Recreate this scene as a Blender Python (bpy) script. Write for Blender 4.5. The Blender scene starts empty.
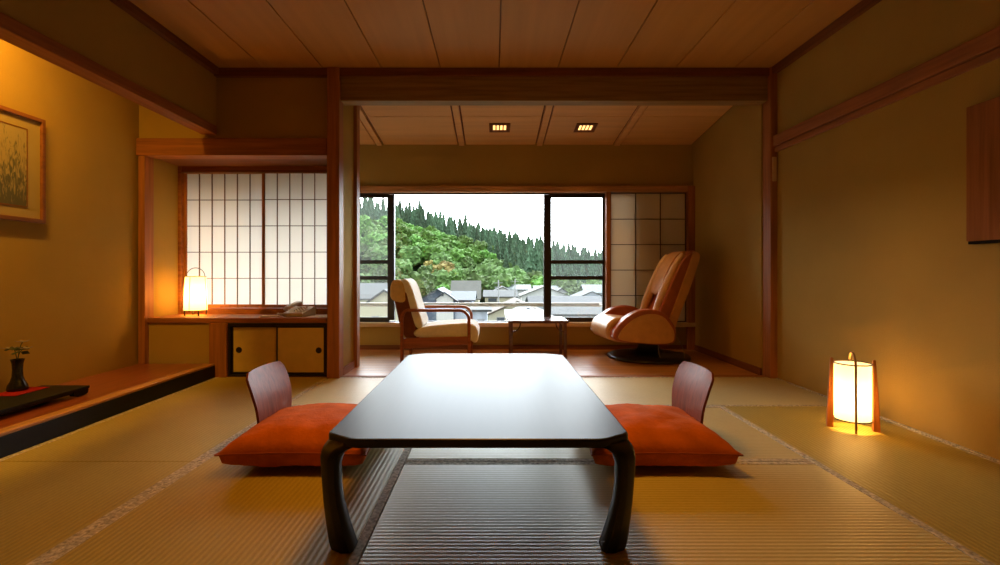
import bpy, bmesh, math, random
from mathutils import Vector, Matrix, noise

random.seed(7)
SC = bpy.context.scene
COL = SC.collection
PI = math.pi

# ------------------------------------------------------------------ materials
MATS = {}

def new_mat(name):
    m = bpy.data.materials.new(name)
    m.use_nodes = True
    nt = m.node_tree
    nt.nodes.clear()
    out = nt.nodes.new('ShaderNodeOutputMaterial')
    MATS[name] = m
    return m, nt, out

def N(nt, t, **kw):
    n = nt.nodes.new(t)
    for k, v in kw.items():
        setattr(n, k, v)
    return n

def principled(nt, out, col, rough=.6, spec=.5, metal=0., coat=0., coat_rough=.1, sheen=0.):
    b = N(nt, 'ShaderNodeBsdfPrincipled')
    b.inputs['Base Color'].default_value = (*col, 1)
    b.inputs['Roughness'].default_value = rough
    b.inputs['Specular IOR Level'].default_value = spec
    b.inputs['Metallic'].default_value = metal
    b.inputs['Coat Weight'].default_value = coat
    b.inputs['Coat Roughness'].default_value = coat_rough
    b.inputs['Sheen Weight'].default_value = sheen
    nt.links.new(b.outputs[0], out.inputs[0])
    return b

def scaled(c, f):
    return tuple(max(0., x * f) for x in c)

def mat(name, col, rough=.6, spec=.4, metal=0., coat=0., coat_rough=.1, var=.12, scale=(6, 6, 6), bump=0., bscale=None, detail=4, sheen=0., col2=None):
    """Plain surface with noise-driven colour variation and optional bump."""
    m, nt, out = new_mat(name)
    b = principled(nt, out, col, rough, spec, metal, coat, coat_rough, sheen=sheen)
    tc = N(nt, 'ShaderNodeTexCoord')
    mp = N(nt, 'ShaderNodeMapping'); mp.inputs['Scale'].default_value = scale
    nt.links.new(tc.outputs['Object'], mp.inputs[0])
    nz = N(nt, 'ShaderNodeTexNoise'); nz.inputs['Scale'].default_value = 1.; nz.inputs['Detail'].default_value = detail
    nt.links.new(mp.outputs[0], nz.inputs['Vector'])
    rp = N(nt, 'ShaderNodeValToRGB')
    rp.color_ramp.elements[0].position = .3; rp.color_ramp.elements[1].position = .7
    rp.color_ramp.elements[0].color = (*scaled(col, 1 - var), 1)
    rp.color_ramp.elements[1].color = (*(col2 or scaled(col, 1 + var)), 1)
    nt.links.new(nz.outputs[0], rp.inputs[0])
    nt.links.new(rp.outputs[0], b.inputs['Base Color'])
    if bump:
        src = nz
        if bscale:
            src = N(nt, 'ShaderNodeTexNoise'); src.inputs['Scale'].default_value = bscale; src.inputs['Detail'].default_value = 3
            nt.links.new(tc.outputs['Object'], src.inputs['Vector'])
        bp = N(nt, 'ShaderNodeBump'); bp.inputs['Strength'].default_value = bump; bp.inputs['Distance'].default_value = .01
        nt.links.new(src.outputs[0], bp.inputs['Height'])
        nt.links.new(bp.outputs[0], b.inputs['Normal'])
    return m

def wood(name, col, axis='X', rough=.52, spec=.22, coat=0., coat_rough=.1, var=.25, fine=40.):
    s = [fine, fine, fine]; s['XYZ'.index(axis)] = fine * .05
    return mat(name, col, rough, spec, coat=coat, coat_rough=coat_rough, var=var, scale=tuple(s), bump=.06, detail=5)

def emis(name, col, strength):
    m, nt, out = new_mat(name)
    e = N(nt, 'ShaderNodeEmission'); e.inputs[0].default_value = (*col, 1); e.inputs[1].default_value = strength
    nt.links.new(e.outputs[0], out.inputs[0])
    return m

def tatami_mat(name, axis, lo, hi):
    """Woven rush; axis = the coordinate along which the ribs repeat."""
    m, nt, out = new_mat(name)
    b = principled(nt, out, (.42, .35, .16), .46, .9 if axis == 'Y' else .35)
    tc = N(nt, 'ShaderNodeTexCoord'); sp = N(nt, 'ShaderNodeSeparateXYZ')
    nt.links.new(tc.outputs['Object'], sp.inputs[0])
    mu = N(nt, 'ShaderNodeMath', operation='MULTIPLY'); mu.inputs[1].default_value = 2 * PI / .0205
    nt.links.new(sp.outputs[axis], mu.inputs[0])
    si = N(nt, 'ShaderNodeMath', operation='SINE'); nt.links.new(mu.outputs[0], si.inputs[0])
    mp = N(nt, 'ShaderNodeMapping')
    mp.inputs['Scale'].default_value = (60, 400, 60) if axis == 'Y' else (400, 60, 60)
    nt.links.new(tc.outputs['Object'], mp.inputs[0])
    nz = N(nt, 'ShaderNodeTexNoise'); nz.inputs['Scale'].default_value = 1; nz.inputs['Detail'].default_value = 3
    nt.links.new(mp.outputs[0], nz.inputs['Vector'])
    nz2 = N(nt, 'ShaderNodeTexNoise'); nz2.inputs['Scale'].default_value = 3
    nt.links.new(tc.outputs['Object'], nz2.inputs['Vector'])
    ad = N(nt, 'ShaderNodeMath', operation='MULTIPLY_ADD'); ad.inputs[1].default_value = .16; ad.inputs[2].default_value = .0
    nt.links.new(si.outputs[0], ad.inputs[0])
    a2 = N(nt, 'ShaderNodeMath', operation='ADD'); nt.links.new(ad.outputs[0], a2.inputs[0]); nt.links.new(nz.outputs[0], a2.inputs[1])
    a3 = N(nt, 'ShaderNodeMath', operation='MULTIPLY_ADD'); a3.inputs[1].default_value = .5; nt.links.new(nz2.outputs[0], a3.inputs[0]); nt.links.new(a2.outputs[0], a3.inputs[2])
    rp = N(nt, 'ShaderNodeValToRGB')
    rp.color_ramp.elements[0].position = .25; rp.color_ramp.elements[1].position = 1.1
    rp.color_ramp.elements[0].color = (*lo, 1); rp.color_ramp.elements[1].color = (*hi, 1)
    nt.links.new(a3.outputs[0], rp.inputs[0]); nt.links.new(rp.outputs[0], b.inputs['Base Color'])
    bp = N(nt, 'ShaderNodeBump'); bp.inputs['Strength'].default_value = .8; bp.inputs['Distance'].default_value = .0006 if axis == 'Y' else .0007
    nt.links.new(si.outputs[0], bp.inputs['Height']); nt.links.new(bp.outputs[0], b.inputs['Normal'])
    return m

def glass_mat(name, haze=0.):
    m, nt, out = new_mat(name)
    tr = N(nt, 'ShaderNodeBsdfTransparent'); tr.inputs[0].default_value = (.97, .985, .975, 1)
    gl = N(nt, 'ShaderNodeBsdfGlossy'); gl.inputs['Roughness'].default_value = .02
    fr = N(nt, 'ShaderNodeFresnel'); fr.inputs[0].default_value = 1.45
    mx = N(nt, 'ShaderNodeMixShader')
    nt.links.new(fr.outputs[0], mx.inputs[0]); nt.links.new(tr.outputs[0], mx.inputs[1]); nt.links.new(gl.outputs[0], mx.inputs[2])
    last = mx
    if haze:
        tl = N(nt, 'ShaderNodeBsdfTranslucent'); tl.inputs[0].default_value = (.8, .8, .8, 1)
        m2 = N(nt, 'ShaderNodeMixShader'); m2.inputs[0].default_value = haze
        nt.links.new(mx.outputs[0], m2.inputs[1]); nt.links.new(tl.outputs[0], m2.inputs[2]); last = m2
    nt.links.new(last.outputs[0], out.inputs[0])
    return m

def paper_mat(name, col, trans, glow=None, strength=0.):
    m, nt, out = new_mat(name)
    df = N(nt, 'ShaderNodeBsdfDiffuse'); df.inputs[0].default_value = (*col, 1)
    tl = N(nt, 'ShaderNodeBsdfTranslucent'); tl.inputs[0].default_value = (*col, 1)
    tc = N(nt, 'ShaderNodeTexCoord'); nz = N(nt, 'ShaderNodeTexNoise'); nz.inputs['Scale'].default_value = 60; nz.inputs['Detail'].default_value = 4
    nt.links.new(tc.outputs['Object'], nz.inputs['Vector'])
    ml = N(nt, 'ShaderNodeMath', operation='MULTIPLY_ADD'); ml.inputs[1].default_value = .12; ml.inputs[2].default_value = trans - .06
    nt.links.new(nz.outputs[0], ml.inputs[0])
    mx = N(nt, 'ShaderNodeMixShader')
    nt.links.new(ml.outputs[0], mx.inputs[0]); nt.links.new(df.outputs[0], mx.inputs[1]); nt.links.new(tl.outputs[0], mx.inputs[2])
    last = mx
    if glow:
        e = N(nt, 'ShaderNodeEmission'); e.inputs[0].default_value = (*glow, 1); e.inputs[1].default_value = strength
        ad = N(nt, 'ShaderNodeAddShader'); nt.links.new(mx.outputs[0], ad.inputs[0]); nt.links.new(e.outputs[0], ad.inputs[1]); last = ad
    nt.links.new(last.outputs[0], out.inputs[0])
    return m

def foliage_mat(name, col, var, scale):
    m, nt, out = new_mat(name)
    b = principled(nt, out, col, .8, .15)
    tc = N(nt, 'ShaderNodeTexCoord'); nz = N(nt, 'ShaderNodeTexNoise'); nz.inputs['Scale'].default_value = scale; nz.inputs['Detail'].default_value = 5
    nt.links.new(tc.outputs['Object'], nz.inputs['Vector'])
    rp = N(nt, 'ShaderNodeValToRGB'); rp.color_ramp.elements[0].position = .35; rp.color_ramp.elements[1].position = .65
    rp.color_ramp.elements[0].color = (*scaled(col, 1 - var), 1); rp.color_ramp.elements[1].color = (*scaled(col, 1 + var), 1)
    nt.links.new(nz.outputs[0], rp.inputs[0])
    oi = N(nt, 'ShaderNodeObjectInfo')
    hs = N(nt, 'ShaderNodeHueSaturation')
    ma = N(nt, 'ShaderNodeMapRange'); ma.inputs[3].default_value = .6; ma.inputs[4].default_value = 1.45
    nt.links.new(oi.outputs['Random'], ma.inputs[0]); nt.links.new(ma.outputs[0], hs.inputs['Value'])
    mh = N(nt, 'ShaderNodeMapRange'); mh.inputs[3].default_value = .485; mh.inputs[4].default_value = .515
    nt.links.new(oi.outputs['Random'], mh.inputs[0]); nt.links.new(mh.outputs[0], hs.inputs['Hue'])
    nt.links.new(rp.outputs[0], hs.inputs['Color']); nt.links.new(hs.outputs[0], b.inputs['Base Color'])
    return m

PLASTER = mat('plaster', (.385, .242, .058), .92, .1, var=.07, scale=(2, 2, 2), bump=.25, bscale=220)
WOOD_X = wood('cedar along x', (.30, .105, .032), 'X')
WOOD_Y = wood('cedar along y', (.30, .105, .032), 'Y')
WOOD_Z = wood('cedar along z', (.34, .125, .038), 'Z')
WOOD_DARK_X = wood('dark cedar along x', (.19, .065, .022), 'X')
WOOD_DARK_Y = wood('dark cedar along y', (.19, .065, .022), 'Y')
BEAM = wood('lintel wood', (.28, .165, .06), 'X')
CEIL = wood('ceiling board', (.50, .25, .075), 'Y', rough=.55, var=.07, fine=14)
CEIL_B = wood('sloped ceiling board', (.66, .36, .125), 'X', rough=.55, var=.08, fine=14)
BOARD = wood('alcove board', (.30, .075, .03), 'Y', rough=.28, spec=.5, coat=.4)
FLOORW = wood('veranda floor board', (.50, .22, .06), 'X', rough=.3, spec=.7, coat=.5, fine=30)
KAMACHI = mat('black lacquer edge', (.010, .010, .010), .55, .2, var=.2)
BLACKM = mat('matt black edge', (.012, .010, .008), .9, .05)
EDGE = wood('edge reflection strip', (.42, .2, .08), 'Y')  # lighter strip that paints the reflection along the platform's top edge
TAT_Y = tatami_mat('sheen-toned rush across depth', 'Y', (.42, .32, .115), (.60, .50, .22))  # window sheen on the crosswise ribs painted in as a paler base
TAT_X = tatami_mat('rush ribs across width', 'X', (.29, .205, .035), (.44, .33, .075))  # same rush, kept darker and yellower without the painted sheen
HERI = mat('tatami border cloth', (.46, .39, .27), .75, .2, var=.5, scale=(70, 70, 70), bump=.3)
LACQUER = mat('dark table lacquer', (.008, .005, .0045), .42, .32, coat=.1, coat_rough=.4, var=.3, scale=(40, 2, 40))
CUSHION = mat('orange velvet', (.52, .125, .014), .85, .06, var=.22, scale=(9, 9, 9), bump=.25, bscale=60)
PIPING = mat('orange seam cord', (.40, .09, .025), .7, .2)
ZAISU = wood('bent mahogany', (.20, .045, .017), 'Z', rough=.5, spec=.12, coat=.06, coat_rough=.2, var=.3, fine=60)
ROSEW = wood('chair wood', (.30, .085, .025), 'X', rough=.35, coat=.25)
CREAM = mat('cream cloth', (.76, .73, .65), .85, .15, var=.06, scale=(40, 40, 40), bump=.15, bscale=250, sheen=.2)
SANDC = mat('beige head cover', (.60, .40, .16), .85, .15, var=.08, scale=(40, 40, 40))
BROWNC = mat('brown chair back cloth', (.17, .055, .022), .8, .2, var=.15, scale=(30, 30, 30))
L_TAN = mat('tan leather', (.56, .28, .085), .42, .45, var=.1, scale=(14, 14, 14), bump=.12, bscale=90)
L_RED = mat('russet leather', (.36, .085, .022), .34, .5, var=.15, scale=(14, 14, 14), bump=.12, bscale=90)
L_SHINE = mat('highlight leather', (.62, .36, .15), .36, .5, var=.1, scale=(14, 14, 14), bump=.12, bscale=90)  # lighter leather tone with the gloss highlights painted in
BLACKP = mat('black plastic', (.012, .011, .012), .28, .5)
TABLEW = wood('side table wood', (.10, .03, .018), 'X', rough=.22, spec=.5, coat=.4)
ALU = mat('dark bronze aluminium', (.022, .016, .013), .4, .4, var=.1)
GLASS = glass_mat('window glass')
GLASS_H = glass_mat('hazy window glass', .016)  # clear glass with a little translucent grey mixed in
PAPER = paper_mat('shoji paper', (.92, .87, .80), .74)
PAPER2 = paper_mat('shoji paper dim', (.74, .66, .54), .25)  # darker copy of the shoji paper, its dimness put into the colour
LATT = wood('shoji lattice', (.17, .085, .04), 'Z')
LATT_D = mat('dark lattice', (.07, .035, .02), .6)
FUSUMA = mat('fusuma paper', (.62, .44, .16), .85, .15, var=.06, scale=(12, 12, 12))
FUS_FR = mat('fusuma black frame', (.02, .012, .01), .35)
WIRE = mat('dark wire', (.05, .025, .012), .5)
BULBP = paper_mat('lamp shade paper', (.9, .82, .66), .6, (1., .74, .38), .85)
LAMPW = wood('lamp post wood', (.45, .15, .03), 'Z')
STRAP = mat('bamboo strap', (.42, .24, .08), .5)
PALEW = mat('pale bare wood', (.55, .36, .16), .6)
RAILM = mat('guard rail enamel', (.24, .21, .165), .4, .4)
SILL = wood('sill wood', (.62, .42, .24), 'X', rough=.3)

# ------------------------------------------------------------------ helpers
def link(o, parent=None):
    COL.objects.link(o)
    if parent is not None:
        o.parent = parent
    return o

def obj(name, bm, m, parent=None, smooth=None, bevel=0., segs=2, sub=0):
    me = bpy.data.meshes.new(name)
    bmesh.ops.recalc_face_normals(bm, faces=bm.faces)
    bm.to_mesh(me); bm.free()
    ms = m if isinstance(m, (list, tuple)) else [m]
    for x in ms:
        me.materials.append(x)
    if smooth is not None:
        for p in me.polygons:
            p.use_smooth = True
        me.set_sharp_from_angle(angle=math.radians(smooth))
    o = bpy.data.objects.new(name, me)
    if bevel:
        b = o.modifiers.new('bevel', 'BEVEL'); b.width = bevel; b.segments = segs; b.limit_method = 'ANGLE'; b.angle_limit = math.radians(40)
    if sub:
        s = o.modifiers.new('sub', 'SUBSURF'); s.levels = sub; s.render_levels = sub
    return link(o, parent)

def empty(name, label, cat, loc=(0, 0, 0), rz=0., group=None):
    o = bpy.data.objects.new(name, None)
    o.empty_display_size = .1
    o.location = loc; o.rotation_euler = (0, 0, rz)
    link(o); tag(o, label, cat, group)
    return o

def tag(o, label=None, cat=None, group=None, kind=None):
    if label: o['label'] = label
    if cat: o['category'] = cat
    if group: o['group'] = group
    if kind: o['kind'] = kind
    return o

def struct(name, bm, m, label, bevel=0., smooth=None):
    o = obj(name, bm, m, None, smooth, bevel)
    o['kind'] = 'structure'; o['label'] = label
    o['category'] = name.split('_')[0].split('.')[0]
    return o

def copy_tree(o, parent=None):
    c = o.copy(); COL.objects.link(c)
    if parent is not None:
        c.parent = parent
        c.matrix_parent_inverse = o.matrix_parent_inverse.copy()
    for ch in list(o.children):
        copy_tree(ch, c)
    return c

def box(bm, x0, x1, y0, y1, z0, z1, rot=None, mi=0):
    vs = []
    for x in (x0, x1):
        for y in (y0, y1):
            for z in (z0, z1):
                p = Vector((x, y, z))
                if rot: p = rot @ p
                vs.append(bm.verts.new(p))
    for f in ((0, 1, 3, 2), (4, 6, 7, 5), (0, 4, 5, 1), (2, 3, 7, 6), (0, 2, 6, 4), (1, 5, 7, 3)):
        fc = bm.faces.new([vs[i] for i in f]); fc.material_index = mi
    return vs

def bx(*a, **k):
    bm = bmesh.new(); box(bm, *a, **k); return bm

def loft(bm, rings, cap=True, closed=True):
    R = [[bm.verts.new(p) for p in r] for r in rings]
    n = len(R[0])
    for a, b in zip(R, R[1:]):
        for i in range(n if closed else n - 1):
            j = (i + 1) % n
            bm.faces.new((a[i], a[j], b[j], b[i]))
    if cap:
        bm.faces.new(list(reversed(R[0]))); bm.faces.new(R[-1])

def tube(bm, pts, r, n=8, flat=None, cap=True, up=None):
    """Sweep a circle (or a w x h rectangle when flat=(w,h)) along pts."""
    pts = [Vector(p) for p in pts]
    rr = r if isinstance(r, (list, tuple)) else [r] * len(pts)
    rings = []
    ref = up or Vector((0, 0, 1))
    t0 = (pts[1] - pts[0]).normalized()
    if abs(t0.dot(ref)) > .95: ref = Vector((0, 1, 0)) if up is None else ref
    s = t0.cross(ref).normalized()
    for i, p in enumerate(pts):
        a = pts[max(i - 1, 0)]; b = pts[min(i + 1, len(pts) - 1)]
        t = (b - a).normalized()
        s = (s - t * s.dot(t)).normalized()
        u = s.cross(t)
        if flat:
            w, h = flat[0] / 2, flat[1] / 2
            c = min(w, h) * .45
            q = [(w, h - c), (w - c, h), (-w + c, h), (-w, h - c), (-w, -h + c), (-w + c, -h), (w - c, -h), (w, -h + c)]
            rings.append([p + s * x + u * y for x, y in q])
        else:
            rings.append([p + (s * math.cos(2 * PI * k / n) + u * math.sin(2 * PI * k / n)) * rr[i] for k in range(n)])
    loft(bm, rings, cap)

def lathe(bm, prof, n=32, c=(0, 0, 0), cap=True):
    rings = [[(c[0] + r * math.cos(2 * PI * k / n), c[1] + r * math.sin(2 * PI * k / n), c[2] + z) for k in range(n)] for r, z in prof]
    loft(bm, rings, cap)

def prism(bm, poly, v0, v1, f=lambda a, b, v: (a, v, b)):
    """Extrude a 2D polygon between v0 and v1."""
    A = [bm.verts.new(f(a, b, v0)) for a, b in poly]
    B = [bm.verts.new(f(a, b, v1)) for a, b in poly]
    bm.faces.new(A); bm.faces.new(list(reversed(B)))
    n = len(poly)
    for i in range(n):
        j = (i + 1) % n
        bm.faces.new((A[j], A[i], B[i], B[j]))

def smooth_poly(pts, it=2):
    """Chaikin rounding of a closed polygon."""
    for _ in range(it):
        q = []
        for i in range(len(pts)):
            a, b = pts[i], pts[(i + 1) % len(pts)]
            q.append((a[0] * .75 + b[0] * .25, a[1] * .75 + b[1] * .25))
            q.append((a[0] * .25 + b[0] * .75, a[1] * .25 + b[1] * .75))
        pts = q
    return pts

def curve_pts(pts, n=8):
    """Catmull-Rom through pts."""
    P = [Vector(p) for p in pts]
    P = [P[0] * 2 - P[1]] + P + [P[-1] * 2 - P[-2]]
    out = []
    for i in range(1, len(P) - 2):
        for k in range(n):
            t = k / n
            a, b, c, d = P[i - 1], P[i], P[i + 1], P[i + 2]
            out.append(.5 * ((2 * b) + (c - a) * t + (2 * a - 5 * b + 4 * c - d) * t * t + (3 * b - a - 3 * c + d) * t ** 3))
    out.append(P[-2])
    return out

# ------------------------------------------------------------------ camera
EYE = .85
F = 504.
cam = bpy.data.cameras.new('camera')
cam.sensor_width = 36; cam.lens = F / 1000 * 36
cam.shift_x = .007; cam.shift_y = -.010
cam.clip_start = .05; cam.clip_end = 1500
co = bpy.data.objects.new('camera', cam); link(co)
co.location = (0, 0, EYE); co.rotation_euler = (PI / 2, 0, 0)
SC.camera = co

# ------------------------------------------------------------------ room shell
XR, XL, XT = 2.28, -2.25, -2.88       # right wall, alcove line, alcove back wall
YB, YW = 4.10, 5.57                   # rear line of the room, window wall
ZC = 2.50
YF = -2.2                             # wall behind the viewer

struct('floor', bx(XT - .2, XR + .2, YF - .2, YB, -.10, -.045), WOOD_DARK_Y, 'wooden subfloor under the tatami mats')
bm = bmesh.new()
for k in range(13):                                    # veranda boards
    y0 = YB + .06 + k * .115
    box(bm, -3.15, 2.3, y0, y0 + .113, -.04, 0.)
struct('floor_veranda', bm, FLOORW, 'polished orange brown board floor of the window veranda', bevel=.0015)
struct('trim_1', bx(XL, XR, YB, YB + .06, -.04, .004), WOOD_X, 'threshold strip between tatami and veranda boards', bevel=.002)

# right side
struct('wall_right', bx(XR, XR + .12, YF, YB - .05, -.1, ZC + .05), PLASTER, 'olive brown plaster wall on the right with the floor lantern')
bm = bmesh.new(); box(bm, XR - .035, XR + .01, YF, YB - .05, 1.86, 1.945); box(bm, XR - .022, XR + .01, YF, YB - .05, 1.815, 1.856)
struct('trim_2', bm, WOOD_Y, 'reddish wooden rail running along the right wall', bevel=.004)
struct('trim_3', bx(2.225, 2.295, YB - .06, YB + .06, 0, ZC), WOOD_Z, 'wooden post at the right corner before the veranda', bevel=.004)
struct('wall_veranda_right', bx(2.215, 2.4, YB + .06, YW + .15, -.1, 2.6), PLASTER, 'plaster wall at the right end of the veranda')
struct('baseboard_right', bx(XR - .014, XR + .01, YF, YB - .06, -.02, .006), HERI, 'thin mat-border strip at the foot of the right wall')  # stands for the mat's cloth border, no wooden baseboard
struct('baseboard_veranda_right', bx(2.203, 2.22, YB + .06, YW, 0, .06), WOOD_DARK_Y, 'dark baseboard at the right end of the veranda')

# behind the viewer
struct('wall_front', bx(XT - .2, XR + .2, YF - .12, YF, -.1, ZC + .05), PLASTER, 'plaster wall behind the viewer')

# main ceiling boards
bm = bmesh.new()
for k in range(-6, 6):
    x0 = .053 + k * .4745
    a, b = max(x0, XL - .1), min(x0 + .4665, XR + .1)
    if b > a: box(bm, a, b, YF, YB + .12, ZC, ZC + .02)
box(bm, XT - .1, XR + .1, YF, YB + .12, ZC + .018, ZC + .05, mi=1)
struct('ceiling', bm, [CEIL, WOOD_DARK_Y], 'brown wooden board ceiling of the tatami room', bevel=.002)
struct('trim_4', bx(XL, XR, YB - .045, YB + .02, ZC - .065, ZC), WOOD_DARK_X, 'dark cornice along the rear edge of the ceiling', bevel=.004)
struct('trim_5', bx(XR - .045, XR + .01, YF, YB - .045, ZC - .055, ZC), WOOD_DARK_Y, 'dark cornice along the right edge of the ceiling', bevel=.004)
struct('trim_6', bx(XL - .01, XL + .045, YF, YB - .045, ZC - .055, ZC), WOOD_DARK_Y, 'dark cornice along the left edge of the ceiling', bevel=.004)

# alcove (left)
struct('wall_left', bx(XT - .12, XT, YF, YB + .1, -.1, ZC + .05), PLASTER, 'golden plaster back wall of the alcove on the left')
struct('wall_alcove_header', bx(XL - .09, XL, YF, YB, 2.03, ZC), PLASTER, 'plaster header wall hanging over the alcove front')
struct('trim_7', bx(XL - .105, XL + .015, YF, YB - .02, 1.965, 2.035), WOOD_Y, 'reddish beam along the bottom of the alcove header', bevel=.004)
bm = bmesh.new()
box(bm, XT, XL - .03, 1.2, YB, .02, .11)
struct('floor_alcove', bm, BOARD, 'raised red brown board floor of the alcove', bevel=.003)
bm = bmesh.new()
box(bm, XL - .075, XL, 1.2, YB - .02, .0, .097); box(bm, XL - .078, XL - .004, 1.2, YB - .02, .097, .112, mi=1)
struct('trim_8', bm, [KAMACHI, EDGE], 'black lacquered front edge of the alcove platform with a painted top-edge reflection', bevel=.003)
struct('wall_alcove_end', bx(XT, XL, YF, 1.2, -.1, .11), PLASTER, 'plaster block at the near end of the alcove')

# rear left wall, with the writing alcove
XP = -1.245                                  # right face of the big post
bm = bmesh.new()
box(bm, XT, -1.35, YB, YB + .1, 1.935, ZC)
struct('wall_back', bm, PLASTER, 'plaster wall above the writing alcove beam')
struct('trim_9', bx(XT, -1.34, YB - .035, YB + .1, 1.795, 1.935), WOOD_X, 'reddish beam over the writing alcove', bevel=.004)
struct('trim_10', bx(XT + .012, XT + .067, YB - .03, YB + .08, .11, 1.795), WOOD_Z, 'slim post at the left corner of the writing alcove', bevel=.004)
struct('trim_11', bx(-1.332, XP + .012, YB - .06, YB + .06, 0, ZC), WOOD_Z, 'tall wooden post between writing alcove and veranda', bevel=.006)
YS = 4.52                                    # shoji plane of the writing alcove
struct('wall_alcove_side', bx(XT - .1, XT + .065, YB + .08, YS + .1, .45, 2.0), PLASTER, 'plaster side wall of the writing alcove lit by the desk lantern')
struct('ceiling_alcove', bx(XT, -1.34, YB + .09, YS + .1, 1.80, 1.85), WOOD_DARK_X, 'dark boarded top of the writing alcove')
struct('wall_veranda_left', bx(-1.352, XP, YB + .06, YS + .02, 0, 2.5), PLASTER, 'short plaster return wall behind the tall post')
struct('baseboard_veranda_left', bx(XP, XP + .012, YB + .06, YS - .02, 0, .065), WOOD_Y, 'short baseboard on the return wall')
struct('trim_12', bx(-1.29, -1.215, YS - .02, YS + .08, 0, 2.45), WOOD_Z, 'slim wooden post at the end of the return wall', bevel=.004)
bm = bmesh.new(); box(bm, XT - .1, -1.29, YS + .08, YS + .14, 1.80, 2.6); box(bm, XT - .1, -1.29, YS + .08, YS + .14, -.1, .46)
struct('wall_shoin', bm, PLASTER, 'plaster wall above and below the writing alcove screens')
bm = bmesh.new()                             # screen frame
box(bm, XT + .065, XT + .092, YS - .02, YS + .08, .48, 1.80)
box(bm, XT + .10, -1.352, YS - .02, YS + .08, 1.765, 1.80)
box(bm, XT + .10, -1.352, YS - .03, YS + .08, .48, .53)
struct('trim_13', bm, WOOD_X, 'wooden frame around the writing alcove screens', bevel=.003)
bm = bmesh.new(); box(bm, XT + .10, -1.352, YS - .025, YS + .0, 1.742, 1.764)
struct('trim_14', bm, WOOD_DARK_X, 'dark head track over the writing alcove screens')
# below the desk
struct('wall_under_desk', bx(XT, -2.29, YB + .02, YB + .1, -.1, .44), PLASTER, 'plaster panel under the desk beside the sliding doors')
struct('trim_15', bx(-2.30, -2.16, YB - .02, YB + .1, 0, .44), WOOD_Z, 'wide wooden post under the desk', bevel=.004)

# veranda lintel, ceiling, window wall
struct('trim_16', bx(XP, 2.225, YB - .02, YB + .10, 2.24, 2.44), BEAM, 'wide wooden lintel between room and veranda', bevel=.004)
struct('wall_lintel', bx(XP, 2.225, YB + .02, YB + .09, 2.43, ZC + .1), PLASTER, 'strip of wall over the lintel')
SL = .114
def zs(y): return 2.43 - SL * (y - YB)
bm = bmesh.new()
ys = [YB + .08, 4.84, YW + .02]
for j in range(2):
    for (a, b) in [(-3.2, -2.16), (-2.16, -1.253), (-1.253, -.346), (-.346, .514), (.514, 1.37), (1.37, 2.24)]:
        box(bm, a + .048, b - .048, ys[j] + .004, ys[j + 1] - .004, 0, .02)
for c in (-2.16, -1.253, -.346, .514, 1.37):
    box(bm, c - .030, c + .030, ys[0], ys[2], -.012, .02)
box(bm, -3.2, 2.24, ys[0], ys[2], .018, .06, mi=1)
for v in bm.verts: v.co.z += zs(v.co.y)
struct('ceiling_veranda', bm, [CEIL_B, WOOD_DARK_X], 'sloping wooden board ceiling of the veranda with battens', bevel=.002)
struct('wall_veranda_end', bx(-3.25, -3.1, YS + .1, YW + .15, -.1, 2.6), PLASTER, 'plaster wall at the far left end of the veranda')

WZ0, WZ1 = .30, 1.715
bm = bmesh.new()
box(bm, -3.2, 2.4, YW, YW + .12, -.1, WZ0 - .04)
box(bm, -3.2, 2.4, YW, YW + .12, WZ1 + .085, 2.6)
box(bm, 1.56, 2.4, YW + .10, YW + .16, WZ0 - .04, WZ1 + .085)
struct('wall_window', bm, PLASTER, 'plaster wall around the veranda window')
struct('trim_17', bx(-3.15, 2.22, YW - .045, YW + .12, WZ1 + .02, WZ1 + .085), wood('head wood', (.46, .22, .08), 'X'), 'wooden head rail over the window', bevel=.004)
struct('trim_18', bx(-3.15, 2.22, YW - .06, YW + .14, WZ0 - .045, WZ0), SILL, 'pale wooden window sill', bevel=.004)
struct('baseboard_window', bx(-3.15, 2.22, YW - .012, YW, 0, .05), WOOD_DARK_X, 'dark baseboard under the window')
struct('trim_19', bx(1.245, 1.29, YW - .04, YW + .12, WZ0, WZ1 + .02), WOOD_Z, 'wooden jamb between the glass and the paper screen')
struct('trim_20', bx(2.135, 2.216, YW - .05, YW + .10, 0, WZ1 + .085), WOOD_Z, 'dark wooden post at the right end of the window wall', bevel=.003)

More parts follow.
